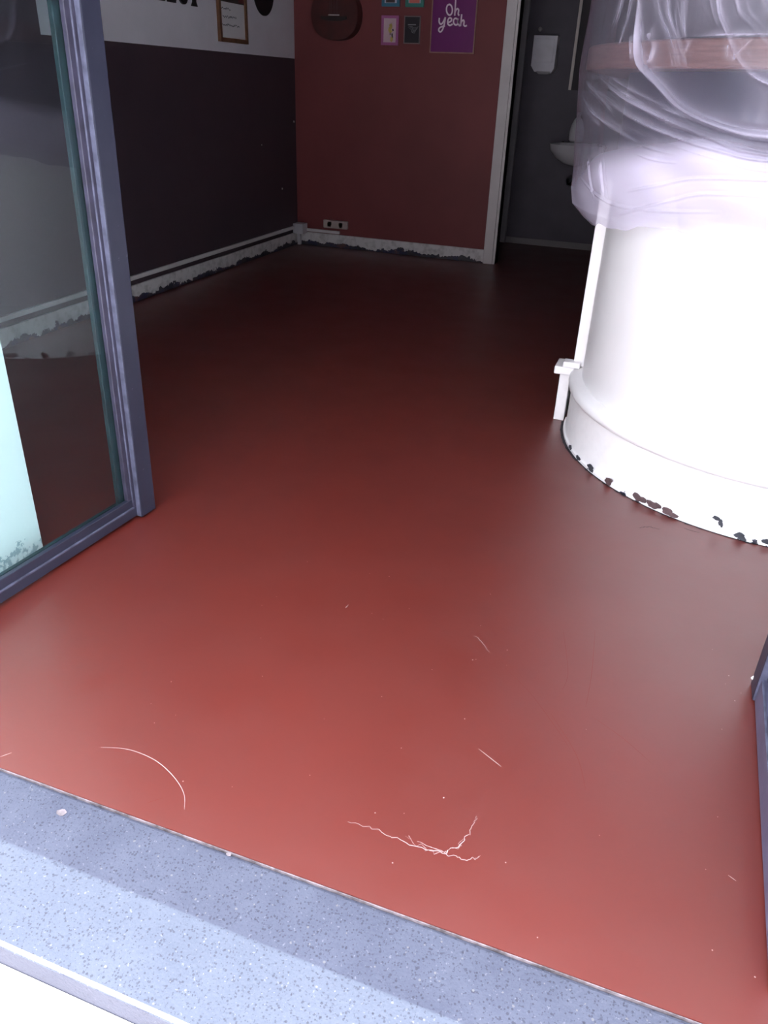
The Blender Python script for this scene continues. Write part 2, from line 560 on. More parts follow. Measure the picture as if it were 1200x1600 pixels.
obj('added_window_pane', MB().box((WX0 + .03, .822, WZ0 + .03), (WX1 - .03, .828, WZ1 - .03)), 'glass', added_win)
struct('wall_front_head', MB().box((OX0, YF0, HEAD), (OX1, YF1, CEIL)), 'reveal')
# skirtings
struct('baseboard_left', MB().box((XL, YF1, 0), (XL + .016, YB, .098), .003), 'skirt_wall', label='white skirting with flaking paint, left wall')
struct('baseboard_back', MB().box((XL + .016, YB - .016, 0), (-1.392, YB, .102), .003), 'skirt_wall', label='white skirting with flaking paint, back wall')
struct('baseboard_far', MB().box((-1.44, YT - .012, 0), (1.0, YT, .05)), 'toilet_skirt')
# door casing and jamb of the inner doorway
cas = struct('trim_3', MB().box((-1.392, YB - .024, 0), (-1.318, YB, 2.12), .004), 'cream_trim', label='white door casing beside the red wall')
struct('trim_4', MB().box((-1.318, YB - .012, 0), (-1.300, YB + .10, 2.12), .002), 'cream_trim')
struct('trim_5', MB().box((-1.318, YB - .018, 2.12), (-0.25, YB, 2.19), .003), 'cream_trim')
struct('trim_6', MB().box((-1.545, YT - .03, 0), (-1.440, YT, 2.2), .004), 'dim_trim', label='grey upright trim in the washroom corner')

# ------------------------------------------------------------------ scratches and marks on the floor
SCR = [
    ([(-0.896, 0.893), (-0.843, 0.909), (-0.779, 0.906), (-0.721, 0.885), (-0.677, 0.856), (-0.655, 0.824)], .0016, 'scratch', 0),
    ([(-0.728, 0.811), (-0.707, 0.832)], .001, 'scuff', 0),
    ([(-0.36, 0.915), (-0.303, 0.915), (-0.239, 0.91), (-0.18, 0.914), (-0.153, 0.945), (-0.141, 0.984), (-0.14, 1.011)], .0016, 'scratch', .004),
    ([(-0.231, 0.922), (-0.168, 0.914), (-0.128, 0.919), (-0.114, 0.932)], .0014, 'scratch', .004),
    ([(-0.25, 0.925), (-0.20, 0.906), (-0.165, 0.925), (-0.15, 0.955)], .001, 'scratch', .006),
    ([(-0.282, 1.544), (-0.268, 1.539), (-0.23, 1.496)], .0014, 'scratch', .001),
    ([(-0.179, 1.181), (-0.124, 1.151)], .0014, 'scratch', 0),
    ([(0.0, 1.689), (0.012, 1.521), (0.014, 1.393)], .0016, 'scuff', 0),
    ([(-0.056, 1.343), (0.014, 1.241), (0.044, 1.155)], .0012, 'scuff', 0),
    ([(0.031, 1.368), (0.103, 1.325), (0.165, 1.274)], .0014, 'scuff', 0),
    ([(0.305, 1.057), (0.318, 1.05)], .002, 'scratch', 0),
    ([(-0.621, 1.546), (-0.623, 1.529)], .002, 'scratch', 0),
    ([(-0.181, 1.453), (-0.108, 1.388), (-0.035, 1.299), (-0.001, 1.253)], .001, 'scuff', 0),
    ([(-0.076, 1.656), (-0.041, 1.498), (-0.044, 1.426)], .0012, 'scuff', 0),
    ([(0.2, 2.345), (0.223, 2.336), (0.25, 2.334)], .004, 'dark_scuff', 0),
    ([(0.066, 2.286), (0.10, 2.306), (0.13, 2.302)], .004, 'dark_scuff', 0.003),
    ([(-1.063, 0.798), (-1.05, 0.815)], .002, 'scratch', 0),
]
for pts, wd, mat, jag in SCR:
    p = smooth_line(pts, 8)
    if jag:
        p = [(a + random.uniform(-jag, jag), b + random.uniform(-jag, jag)) for a, b in p]
    n = len(p)
    ws = [.68 * wd * (0.35 + 0.65 * math.sin(PI * (i + .5) / n)) for i in range(n)]
    obj('scratch', MB().ribbon(p, ws, lambda u, v, h: (u, v, h), .0007), mat, floor)
mb = MB()
for k in range(46):                                 # white paint specks
    x, y, r = random.uniform(-.9, .36), random.uniform(.8, 1.75), random.uniform(.0007, .0016)
    if abs(x - .34) < .5 and random.random() < .3:
        x = random.uniform(.28, .35)
    mb.add([(x + r * math.cos(a), y + r * math.sin(a), .0007) for a in (0, 1.3, 2.4, 3.7, 5)], [(0, 1, 2, 3, 4)])
obj('paint_speck', mb, 'scratch', floor, kind='stuff')
# chipped blobs at the doorstep seam
for (x, y, s) in ((-0.53, .772, .008), (-0.86, .735, .012), (-0.11, .60, .012)):
    obj('stone_chip', MB().add([(x + s * math.cos(a) * random.uniform(.5, 1), y + s * .8 * math.sin(a) * random.uniform(.5, 1), 0.0002) for a in [k * PI / 4 for k in range(8)]],
                               [tuple(range(8))]), 'seam', stone)

# ------------------------------------------------------------------ entrance door leaves
LH = 2.12


def leaf(name, hinge, ang, flip, label, rail_h, LEN, rv=-.012, rail_mat='frame'):
    """u runs along the leaf from hinge to free edge, v towards the room's middle (camera side), built in local space"""
    d = bpy.data.objects.new(name, None)
    COL.objects.link(d)
    d.location = (hinge[0], hinge[1], 0.012)
    d.rotation_euler = (0, 0, ang)
    d['kind'] = 'structure'
    d['label'] = label
    s = -1 if flip else 1

    def B(a, b, bev=.002):
        # local x along leaf, local y across; camera side is -y when not flipped
        y0, y1 = sorted((-s * a[1], -s * b[1]))
        return MB().box((a[0], y0, a[2]), (b[0], y1, b[2]), bev)
    # face plane at v=0 (camera side), body behind it to v=-0.045
    obj('bottom_rail', B((.0, -.050, 0), (LEN - .066, rv, rail_h)), rail_mat, d, local=True)
    obj('top_rail', B((.0, -.050, LH - .07), (LEN - .066, -.012, LH)), 'frame', d, local=True)
    obj('stile', B((LEN - .078, -.050, rail_h), (LEN - .066, -.012, LH - .07)), 'bead', d, local=True)
    obj('stile', B((.0, -.050, rail_h), (.055, -.012, LH - .07)), 'frame', d, local=True)
    cov = obj('cover_strip', B((LEN - .066, -.056, -.004), (LEN, .004, LH + .004), .003), 'frame', d, local=True)
    obj('lit_strip_edge', B((LEN - .0685, -.012, 0), (LEN - .0662, .003, LH), .0006), 'lit_bead_edge', d, local=True)
    # glazing beads: front pair and the rear pair seen through the pane
    obj('glazing_bead', B((.055, -.030, rail_h + .002), (LEN - .078, -.016, rail_h + .030)), 'frame', d, local=True)
    obj('lit_bead_edge', B((.055, rv - .004, rail_h - .001), (LEN - .078, rv + .0015, rail_h + .004), .0008), 'lit_bead_edge', d, local=True)
    obj('glazing_bead', B((LEN - .096, -.030, rail_h + .030), (LEN - .078, -.016, LH - .07)), 'bead', d, local=True)
    obj('lit_bead_edge', B((LEN - .0800, -.017, rail_h + .02), (LEN - .0770, -.0115, LH - .07), .0008), 'lit_bead_edge', d, local=True)
    obj('glazing_bead', B((LEN - .112, -.050, rail_h + .006), (LEN - .080, -.036, LH - .07)), 'rear_bead', d, local=True)
    obj('glazing_bead', B((.055, -.050, rail_h + .006), (LEN - .112, -.036, rail_h + .026)), 'rear_bead', d, local=True)
    obj('glass_pane', B((.050, -.0355, rail_h), (LEN - .080, -.0305, LH - .065), 0), 'glass', d, local=True)
    for hz in (.25, 1.1, 1.95):
        obj('hinge', MB().tube([(0, 0.02 * s, hz), (0, 0.02 * s, hz + .09)], .009, 10), 'steel', d, local=True)
    return d, cov


ha = math.atan2(1.778 - 1.172, -1.375 + 1.418)
hx = -1.418 - (1.172 - 0.853) * (0.043 / 0.606)
d1, cov1 = leaf('door_1', (hx, 0.853), ha, False, 'left glazed grey entrance door leaf, swung open inwards', .030, .925)
d1.rotation_euler = (math.radians(0.75), 0, ha)      # the old leaf hangs a little out of plumb
ha2 = math.atan2(1.625 - 0.862, 0.371 - 0.357)
d2, cov2 = leaf('door_2', (0.357 + .0, 0.862), ha2, True, 'right glazed grey entrance door leaf at the picture edge', .062, .763, -.001, 'lit_rail')
d2.location.z = 0.006
obj('paint_blob', MB().lathe([(.001, -.005), (.003, -.003), (.0045, 0), (.003, .004), (.001, .007)], (.757, .004, .014), 10), 'white_trim', d2, local=True, smooth=True)

# ------------------------------------------------------------------ counter
CX, CY = 0.505, 3.12
XE, YE = 1.75, 4.30


def foot(r, n=72, x_end=XE, y_end=YE):
    """outline of the bow front at offset radius r, from the back of the left side round to the right end"""
    pts = [(CX - r, y_end), (CX - r, CY + .45)]
    pts += [(CX + r * math.cos(PI + PI / 2 * k / n), CY + r * math.sin(PI + PI / 2 * k / n)) for k in range(n + 1)]
    pts += [(CX + .6, CY - r), (x_end, CY - r)]
    return pts


def sweep(prof, n=72, i0=0, x_end=XE, y_end=YE):
    """profile of (r, z) carried round the footprint"""
    rings = [foot(r, n, x_end, y_end)[i0:] for r, z in prof]
    m = len(rings[0])
    vs = [(p[0], p[1], prof[k][1]) for k, ring in enumerate(rings) for p in ring]
    fs = [(k * m + i, k * m + i + 1, (k + 1) * m + i + 1, (k + 1) * m + i) for k in range(len(prof) - 1) for i in range(m - 1)]
    return MB().add(vs, fs)


def solid(r, z0, z1, bev=0.0, n=72):
    prof = [(r - bev, z0), (r, z0 + bev), (r, z1 - bev), (r - bev, z1)] if bev else [(r, z0), (r, z1)]
    rings = [foot(q[0], n) + [(XE, YE)] for q in prof]
    m = len(rings[0])
    vs = [(p[0], p[1], prof[k][1]) for k, ring in enumerate(rings) for p in ring]
    fs = [(k * m + i, k * m + (i + 1) % m, (k + 1) * m + (i + 1) % m, (k + 1) * m + i) for k in range(len(prof) - 1) for i in range(m)]
    fs += [tuple(range(m))[::-1], tuple(range((len(prof) - 1) * m, len(prof) * m))]
    return MB().add(vs, fs)


ctr = thing('serving_counter', 'white bow fronted serving counter under clear plastic sheeting', 'counter', (CX, CY, 0))
obj('front_panel', solid(.755, 0.0, 1.005), 'counter_white', ctr, smooth=True)
sk = obj('skirting', sweep([(.752, 0), (.796, 0), (.796, .010), (.789, .013), (.787, .016), (.787, .186), (.752, .186)], i0=2), 'counter_skirt', ctr, smooth=True)
obj('bead_moulding', sweep([(.752, .187), (.795, .188), (.801, .194), (.803, .204), (.800, .216), (.792, .226), (.780, .231), (.764, .233), (.752, .233)], i0=2), 'counter_white', ctr, smooth=True)
obj('fascia', solid(.762, 1.005, 1.262), 'fascia', ctr, smooth=True)
obj('worktop', solid(.905, 1.264, 1.330, .004), 'wood', ctr, smooth=True)
obj('display_case', solid(.80, 1.331, 1.90, .01), 'cabinet', ctr, smooth=True)
# end post and the moulded side plinth
obj('corner_post', MB().box((-.292, 3.105, .236), (-.246, 3.150, .93), .003), 'counter_white', ctr)
obj('post_fillet', MB().box((-.252, 3.090, .236), (-.238, 3.112, .93), .002), 'counter_white', ctr)
obj('side_plinth', MB().box((-.338, 3.100, 0), (-.296, 3.30, .200), .003), 'counter_skirt', ctr)
obj('plinth_cap', MB().box((-.362, 3.085, .200), (-.285, 3.20, .232), .004).box((-.330, 3.080, .232), (-.262, 3.13, .256), .004), 'counter_white', ctr)


def on_cyl(deg, z, r):
    a = PI + math.radians(deg)
    return (CX + r * math.cos(a), CY + r * math.sin(a), z)


def patch(deg, z, wd, hd, r=.7885, seed=0):
    rr = random.Random(seed)
    n = 16
    vs = []
    p1, p2, p3 = (rr.uniform(0, 6.28) for _ in range(3))
    for k in range(n):
        a = 2 * PI * k / n
        q = .82 + .20 * math.sin(2 * a + p1) + .14 * math.sin(3 * a + p2) + .08 * math.sin(5 * a + p3) + rr.uniform(-.06, .06)
        vs.append((deg + math.degrees(wd * q * math.cos(a) / r), max(0.002, z + hd * q * math.sin(a))))
    out = [on_cyl(d, zz, r) for d, zz in vs] + [on_cyl(d, zz, r - .004) for d, zz in vs]
    fs = [tuple(range(n))] + [(k, (k + 1) % n, n + (k + 1) % n, n + k) for k in range(n)]
    return MB().add(out, fs)


for i, (dg, z, wd, hd, m) in enumerate([(23.2, .012, .010, .010, 'chip_grey'), (29.9, .010, .012, .008, 'chip_grey'), (37, .016, .018, .010, 'chip_grey'),
                                        (45, .014, .017, .012, 'chip_brown'), (55.2, .017, .020, .013, 'chip_brown'), (59.4, .016, .018, .014, 'chip_brown'),
                                        (63.6, .013, .022, .012, 'chip_brown'), (74.2, .046, .013, .006, 'chip_grey'), (75.2, .034, .006, .012, 'chip_grey'),
                                        (80, .012, .014, .012, 'chip_grey'), (85.3, .017, .009, .010, 'chip_grey')]):
    obj('paint_chip', patch(dg, z, wd * 1.45, hd * 1.25, .7975 if z < .03 else .7885, i + 3), m, sk)
# ragged dark grime line where skirting meets floor
mb = MB()
vs, fs = [], []
N = 150
for k in range(N + 1):
    dg = 2 + 100 * k / N
    o = .800 + max(0, random.gauss(.001, .0025)) + (.006 if dg < 30 else 0)
    if dg <= 90:
        a, b = on_cyl(dg, .0012, .789), on_cyl(dg, .0012, o)
    else:
        a, b = (CX + (dg - 90) * .02, CY - .789, .0012), (CX + (dg - 90) * .02, CY - o, .0012)
    vs += [a, b]
    if k:
        fs.append((2 * k - 2, 2 * k, 2 * k + 1, 2 * k - 1))
mb.add(vs, fs)
obj('grime_line', mb, 'grime', floor)

# ------------------------------------------------------------------ plastic sheet over the counter
RIDGES = [  # (angle in degrees round the bow, height) polylines, amplitude, width, milkiness
    ([(36.9, 1.62), (38.3, 1.422), (38.9, 1.334), (40.8, 1.274), (46.1, 1.229), (51.2, 1.179), (55.4, 1.153), (61.8, 1.129), (67.9, 1.121), (90, 1.118), (130, 1.13)], .020, .014, .75),
    ([(17.0, 1.235), (33.1, 1.178), (44.0, 1.128), (53.2, 1.098), (61.6, 1.078), (68.7, 1.07), (110, 1.06)], .012, .008, .45),
    ([(27.5, 1.235), (39.4, 1.184), (49.8, 1.141), (57.8, 1.111), (68.6, 1.08), (110, 1.075)], .013, .009, .5),
    ([(16, 1.19), (25.3, 1.144), (34.6, 1.112), (43.3, 1.075), (51.1, 1.062)], .010, .007, .35),
    ([(31.2, 1.361), (33.2, 1.427), (34.5, 1.60)], .008, .006, .55),
    ([(33.5, 1.32), (34.6, 1.336), (36.4, 1.424), (37, 1.6)], .008, .005, .5),
    ([(52.2, 1.266), (49.2, 1.33), (45.6, 1.415), (43, 1.6)], .010, .006, .55),
    ([(51.2, 1.259), (47.9, 1.33), (43.4, 1.417), (41, 1.6)], .009, .006, .45),
    ([(54, 1.55), (55.0, 1.407), (58.5, 1.327), (61.5, 1.274), (65.5, 1.235), (75, 1.2)], .010, .007, .5),
    ([(50.8, 1.325), (49.05, 1.412), (48, 1.6)], .006, .005, .5),
    ([(57, 1.55), (58.2, 1.405), (61.6, 1.352), (66, 1.30)], .008, .007, .35),
    ([(60, 1.55), (62.5, 1.42), (66.5, 1.33), (74, 1.27)], .009, .006, .4),
    ([(29.1, 1.02), (28.8, .92)], .012, .007, .5),
    ([(23.0, 1.03), (24.0, .90)], .010, .008, .35),
    ([(36.0, .941), (46.7, .978), (55.9, 1.01), (75, 1.03)], .008, .007, .4),
    ([(33, .87), (38.1, .891), (48.9, .94), (57.7, .973), (75, .99)], .008, .007, .4),
    ([(41.1, 1.052), (45.6, 1.042), (51.5, 1.042)], .006, .006, .4),
    ([(41.6, 1.345), (42.7, 1.332), (44.0, 1.31), (43.2, 1.259)], .012, .014, .5),
    ([(20, 1.225), (27.0, 1.193), (36.3, 1.139)], .007, .006, .3),
    ([(16, .96), (30, .90), (45, .905), (60, .93)], .007, .008, .25),
    ([(52, 1.335), (58, 1.334), (64, 1.333), (75, 1.333), (100, 1.333)], .004, .004, .6),
]
for k in range(16):          # small creases on the case front and along the wooden edge
    d0 = random.uniform(50, 92)
    z0 = random.uniform(1.275, 1.315)
    RIDGES.append(([(d0, z0), (d0 + random.uniform(-1.5, 2.5), z0 + random.uniform(.02, .05))], .006, .005, random.uniform(.25, .6)))
for k in range(10):
    d0 = random.uniform(52, 110)
    RIDGES.append(([(d0, 1.36), (d0 + random.uniform(-4, -1), 1.45), (d0 - 5, 1.65)], .007, .008, random.uniform(.1, .3)))


for pts, amp, wd, mk in list(RIDGES[:13]):          # finer creases running beside the main folds
    for q in range(4):
        L = smooth_line(pts, 3)
        i0 = random.randint(0, max(0, len(L) - 5))
        seg = L[i0:i0 + random.randint(4, 9)]
        if len(seg) < 3:
            continue
        ou, oz = random.uniform(-1.6, 1.6), random.uniform(-.028, .028)
        RIDGES.append(([(a + ou + .15 * k, b + oz) for k, (a, b) in enumerate(seg)], amp * .5, wd * .45, mk * random.uniform(.4, .9)))


def hem_z(d):
    return float(np.interp(d, [-40, 0, 16.6, 28.8, 49.1, 59.7, 69.7, 90, 200], [.80, .80, .804, .822, .862, .872, .876, .88, .88]))


NZ = 270
S_deg = np.concatenate([np.linspace(-45, 0, 30, endpoint=False), np.linspace(0, 78, 520, endpoint=False), np.linspace(78, 90, 40, endpoint=False), np.linspace(90, 160, 70)])
T = np.concatenate([np.linspace(0, .62, 225, endpoint=False), np.linspace(.62, 1, 45)])
hz = np.array([hem_z(d) for d in S_deg])
# a slightly ragged, sagging hem
hz = hz + .006 * np.sin(S_deg * .33) + .003 * np.sin(S_deg * .8 + 1)
ZT = 1.93
Z = hz[:, None] + (ZT - hz[:, None]) * T[None, :]
D = np.repeat(S_deg[:, None], NZ, 1)
frac = np.clip((D - 5) / 45, 0, 1)
r_left = np.interp(Z.ravel(), [.78, .815, .85, .90, 1.0, 1.1, 1.2, 1.27, 1.5, 1.93], [.795, .85, .888, .902, .908, .912, .918, .922, .920, .912]).reshape(Z.shape)
r_front = np.interp(Z.ravel(), [.78, .86, .90, .96, 1.05, 1.15, 1.24, 1.27, 1.5, 1.93], [.785, .785, .80, .835, .875, .905, .918, .922, .920, .912]).reshape(Z.shape)
Rr = r_left * (1 - frac) + r_front * frac
ARC = .92 * PI / 180
fold = np.zeros_like(Z)
h = np.zeros_like(Z)
U = D * ARC
for pts, amp, wd, mk in RIDGES:
    P = np.array(smooth_line([(a * ARC, b) for a, b in pts], 4))
    best = np.full(Z.shape, 9.0)
    sgn = np.ones_like(Z)
    wd = wd * .5
    amp = amp * .42
    tt = np.zeros_like(Z)
    L = len(P) - 1
    for i in range(L):
        a, b = P[i], P[i + 1]
        ab = b - a
        q = np.clip(((U - a[0]) * ab[0] + (Z - a[1]) * ab[1]) / (ab @ ab + 1e-12), 0, 1)
        dd = np.hypot(U - a[0] - q * ab[0], Z - a[1] - q * ab[1])
        m = dd < best
        best = np.where(m, dd, best)
        sgn = np.where(m, np.sign(ab[0] * (Z - a[1]) - ab[1] * (U - a[0])), sgn)
        tt = np.where(m, (i + q) / L, tt)
    ta = np.clip(np.minimum(tt, 1 - tt) * 5, .15, 1)
    g = np.exp(-(best / (wd * (.5 + .5 * ta))) ** 2) * ta
    h += amp * g - amp * .5 * np.exp(-((best - wd * 1.8) / wd) ** 2) * ta
    # milk: crisp on one side of the crease, fading out over the gathered film on the other
    side = np.where(sgn > 0, 2.6, .55)
    gm = np.exp(-(best / (wd * side * (.5 + .5 * ta)))) * ta
    fold = np.maximum(fold, mk * .85 * gm * (.75 + .25 * np.sin(tt * 9 + mk * 50)))
# loose large and small undulation, all of it outward of what lies beneath
for k in range(14):
    fu, fz, ph = RNG.uniform(4, 34), RNG.uniform(3, 22), RNG.uniform(0, 6.28)
    h += .0016 / (1 + fu * .05) * np.sin(fu * U + fz * Z * RNG.choice([-1, 1]) + ph)
hemfade = np.clip((T[None, :]) / .05, 0, 1)
h *= .25 + .75 * hemfade
top_in = np.clip((T[None, :] - .93) / .07, 0, 1)
Rr = Rr + h
fold = np.maximum(fold, .35 * np.exp(-(T[None, :] / .006) ** 2))
left = np.clip((46 - D) / 34, 0, 1)
lower = np.clip((1.125 - .115 * left - Z + .012 * np.sin(U * 14 + 1)) / (.085 + .05 * left), 0, 1)
lower = lower * lower * (3 - 2 * lower)
ease = 1 - .45 * np.clip((.98 - Z) / .10, 0, 1) * (1 - .7 * left)
fold = np.maximum(fold, lower * ease * (.86 - .36 * left + .06 * np.sin(U * 21 + Z * 30)))
RAD = np.maximum(Rr, np.where(Z > 1.255, .910, .772))
ang = PI + np.radians(np.clip(D, 0, 90))
X = CX + RAD * np.cos(ang) + np.where(D > 90, (D - 90) * ARC * 1.05, 0)
Y = CY + RAD * np.sin(ang) + np.where(D < 0, -D * ARC * 1.2, 0)
verts = np.stack([X, Y, Z], -1).reshape(-1, 3)
ns = len(S_deg)
faces = [(i * NZ + j, (i + 1) * NZ + j, (i + 1) * NZ + j + 1, i * NZ + j + 1) for i in range(ns - 1) for j in range(NZ - 1)]
# the top folds inwards over the case
cap = []
vcap = []
base_i = len(verts)
for i in range(ns):
    p = verts[i * NZ + NZ - 1]
    vcap.append((p[0] * .35 + 1.3 * .65, p[1] * .35 + 3.9 * .65, 1.945 + .004 * math.sin(i * .7)))
faces += [(i * NZ + NZ - 1, (i + 1) * NZ + NZ - 1, base_i + i + 1, base_i + i) for i in range(ns - 1)]
verts = np.concatenate([verts, np.array(vcap)])
me = bpy.data.meshes.new('plastic_sheet')
me.from_pydata([tuple(map(float, v)) for v in (verts - np.array([CX, CY, 0]))], [], faces)
at = me.attributes.new('fold', 'FLOAT', 'POINT')
at.data.foreach_set('value', np.concatenate([fold.ravel(), np.zeros(ns)]).astype(np.float32))
for p in me.polygons:
    p.use_smooth = True
me.materials.append(M['film'])
sheet = bpy.data.objects.new('plastic_sheet', me)
COL.objects.link(sheet)
sheet.location = (CX, CY, 0)
tag(sheet, 'clear crinkled plastic dust sheet draped over the white counter', 'plastic sheet')

# ------------------------------------------------------------------ back wall pictures
YW = YB - .001


def frame_bars(mb, u0, u1, z0, z1, fw_, to3, d0, d1):
    for (a, b, c, d) in ((u0, u1, z0, z0 + fw_), (u0, u1, z1 - fw_, z1), (u0, u0 + fw_, z0 + fw_, z1 - fw_), (u1 - fw_, u1, z0 + fw_, z1 - fw_)):
        P = [to3(u, z, h) for h in (d0, d1) for z in (c, d) for u in (a, b)]
        mb.add(P, [(0, 2, 3, 1), (4, 5, 7, 6), (0, 1, 5, 4), (2, 6, 7, 3), (0, 4, 6, 2), (1, 3, 7, 5)])
    return mb


def slab(u0, u1, z0, z1, to3, d0, d1):
    P = [to3(u, z, h) for h in (d0, d1) for z in (z0, z1) for u in (u0, u1)]
    return MB().add(P, [(0, 2, 3, 1), (4, 5, 7, 6), (0, 1, 5, 4), (2, 6, 7, 3), (0, 4, 6, 2), (1, 3, 7, 5)])


def back3(u, z, h):
    return (u, YW - h, z)


def left3(u, z, h):
    return (XL + .001 + h, u, z)


def picture(label, u0, u1, z0, z1, fwid, to3, depth, fmat, pmat, group=None, name='picture_frame'):
    c = to3((u0 + u1) / 2, z0, 0)
    e = thing(name, label, 'picture', c, group)
    obj('frame', frame_bars(MB(), u0, u1, z0, z1, fwid, to3, 0, depth), fmat, e)
    p = obj('print', slab(u0 + fwid, u1 - fwid, z0 + fwid, z1 - fwid, to3, 0.001, depth * .5), pmat, e)
    return e, p, depth * .5


G = 'small pictures on the red wall'
# purple poster with hand lettering
e, pr, dp = picture('large purple framed poster reading oh yeah in pink script', -1.926, -1.600, 1.412, 1.862, .007, back3, .014, 'rose_wood', 'purple', G)


def px2w(px, py):       # lettering strokes, laid out on the poster
    x = 440 + px / 3.3333
    y = py / 3.3333
    return (-1.924 + (x - 672) * .00472 - (82 - y) * .00046, 1.414 + (82 - y) * .00386)


def ell(cx, cy, rx, ry, a0=0, a1=360, n=14):
    return [(cx + rx * math.cos(math.radians(a0 + (a1 - a0) * k / n)), cy + ry * math.sin(math.radians(a0 + (a1 - a0) * k / n))) for k in range(n + 1)]


strokes = [ell(884, 50, 15, 27, -100, 260), [(918, -4), (914, 40), (910, 80)], [(910, 72), (916, 54), (925, 44), (931, 52), (928, 70), (933, 79)],
           [(831, 92), (829, 112), (836, 124), (848, 116), (862, 88)], [(862, 88), (856, 120), (846, 150), (834, 164), (825, 156), (832, 142), (858, 132)],
           [(872, 116), (890, 108), (893, 95), (882, 92), (874, 106), (874, 122), (884, 130), (898, 122)],
           ell(915, 110, 12, 17, -70, 290), [(927, 94), (926, 116), (933, 130), (938, 128)],
           [(946, 72), (942, 104), (938, 133)], [(938, 126), (945, 108), (954, 102), (957, 112), (955, 126), (962, 132), (971, 128)]]
mb = MB()
for s in strokes:
    mb.ribbon(smooth_line([px2w(*q) for q in s], 5), .0105, lambda u, v, h: back3(u, v, h), dp + .0008)
obj('lettering', mb, 'lettering', pr)
# pink frame: pale paper with a loose yellow shape and dark dabs
e, pr, dp = picture('pink framed picture with a small yellow shape, left of the black one', -2.298, -2.168, 1.452, 1.634, .017, back3, .016, 'pink_frame', 'pale_pink', G)
for (pts, wd, m) in (([(-2.232, 1.582), (-2.226, 1.565), (-2.236, 1.548), (-2.222, 1.53)], .022, 'yellow'), ([(-2.222, 1.503), (-2.216, 1.488), (-2.226, 1.478)], .018, 'yellow'),
                     ([(-2.212, 1.552), (-2.208, 1.540)], .010, 'black'), ([(-2.232, 1.535), (-2.230, 1.515)], .006, 'black'), ([(-2.216, 1.525), (-2.214, 1.505), (-2.207, 1.502)], .009, 'black')):
    obj('dab', MB().ribbon(smooth_line(pts, 4), wd, back3, dp + .0008), m, pr)
# black one
e, pr, dp = picture('black print with faint grey lettering in a thin frame', -2.126, -2.004, 1.464, 1.634, .006, back3, .014, 'grey_frame', 'navy_print', G)
mb = MB().ribbon([(-2.098, 1.580), (-2.038, 1.581)], .006, back3, dp + .0008)
obj('lettering', mb, 'grey_ink', pr)
mb = MB()
for k in range(5):
    z = 1.565 - k * .008
    mb.ribbon(smooth_line([(-2.096 + .010 * k, z), (-2.07, z + .005), (-2.05, z - .004), (-2.018 - .006 * k, z + .004)], 4), .002, back3, dp + .0008)
obj('lettering', mb, 'grey_ink', pr)
# upper pair, cut by the top edge
e, pr, dp = picture('teal blue framed picture above the pink frame', -2.300, -2.166, 1.688, 1.875, .020, back3, .016, 'teal_frame', 'pale_blue', G)
obj('dark_shape', slab(-2.270, -2.203, 1.712, 1.83, back3, dp, dp + .001), 'brown_print', pr)
e, pr, dp = picture('green framed picture with a coral print, above the black print', -2.122, -1.985, 1.686, 1.875, .022, back3, .016, 'green_frame', 'pale_blue', G)
obj('coral_shape', slab(-2.095, -2.020, 1.710, 1.845, back3, dp, dp + .001), 'coral', pr)

# ------------------------------------------------------------------ guitar
gx, gz = -2.632, 1.472
gt = thing('acoustic_guitar', 'red brown acoustic guitar hanging on the red wall', 'guitar', (gx, YW, gz))
half = [(0, 0), (.055, .004), (.11, .022), (.155, .062), (.178, .115), (.183, .17), (.172, .225), (.145, .275), (.122, .32), (.120, .35), (.132, .395), (.140, .43), (.132, .465), (.100, .488), (.05, .495), (0, .497)]
hs = smooth_line(half, 3)
outl = [(gx + a, gz + b) for a, b in hs] + [(gx - a, gz + b) for a, b in reversed(hs[1:-1])]
body = MB().prism(outl, 1, YW - .095, YW - .004)
obj('body', body, 'guitar', gt, smooth=True)
edge_in = [(gx + (a - gx) * .985, gz + .003 + (b - gz) * .985) for a, b in outl]
obj('soundboard', MB().prism(edge_in, 1, YW - .098, YW - .094), 'guitar', gt)
obj('sound_hole', MB().lathe([(.048, 0), (.048, -.0015)], (gx, YW - .0975, gz + .335), 24, axis=1), 'guitar_dark', gt)
br = obj('bridge', MB().prism([(gx - .10, gz + .128), (gx - .05, gz + .118), (gx + .05, gz + .118), (gx + .10, gz + .128), (gx + .10, gz + .146), (gx - .10, gz + .146)], 1, YW - .108, YW - .098), 'guitar_dark', gt)
obj('saddle', MB().box((gx - .040, YW - .112, gz + .150), (gx + .045, YW - .107, gz + .157)), 'bone', br)
obj('neck', MB().box((gx - .026, YW - .100, gz + .49), (gx + .026, YW - .070, gz + .84), .004), 'guitar_dark', gt)
obj('fingerboard', MB().box((gx - .026, YW - .108, gz + .385), (gx + .026, YW - .0985, gz + .84)), 'guitar_dark', gt)
hd = obj('headstock', MB().prism([(gx - .028, gz + .84), (gx + .028, gz + .84), (gx + .038, gz + 1.0), (gx - .038, gz + 1.0)], 1, YW - .092, YW - .072), 'guitar', gt)
for k in range(6):
    sx = -.030 + k * .012
    obj('string', MB().tube([(gx + sx, YW - .113, gz + .150), (gx + sx * .7, YW - .112, gz + .84)], .0006, 5), 'steel', gt)
    s = -1 if k < 3 else 1
    obj('tuning_peg', MB().lathe([(.004, 0), (.007, .006), (.004, .014)], (gx + s * .040 - (.014 if s < 0 else 0), YW - .082, gz + .87 + (k % 3) * .045), 10, axis=0), 'steel', hd)
hk = obj('wall_hook', MB().tube([(gx, YW, gz + .86), (gx, YW - .068, gz + .855)], .012, 10), 'black')
tag(hk, 'black wall hook behind the neck of the guitar', 'hook')

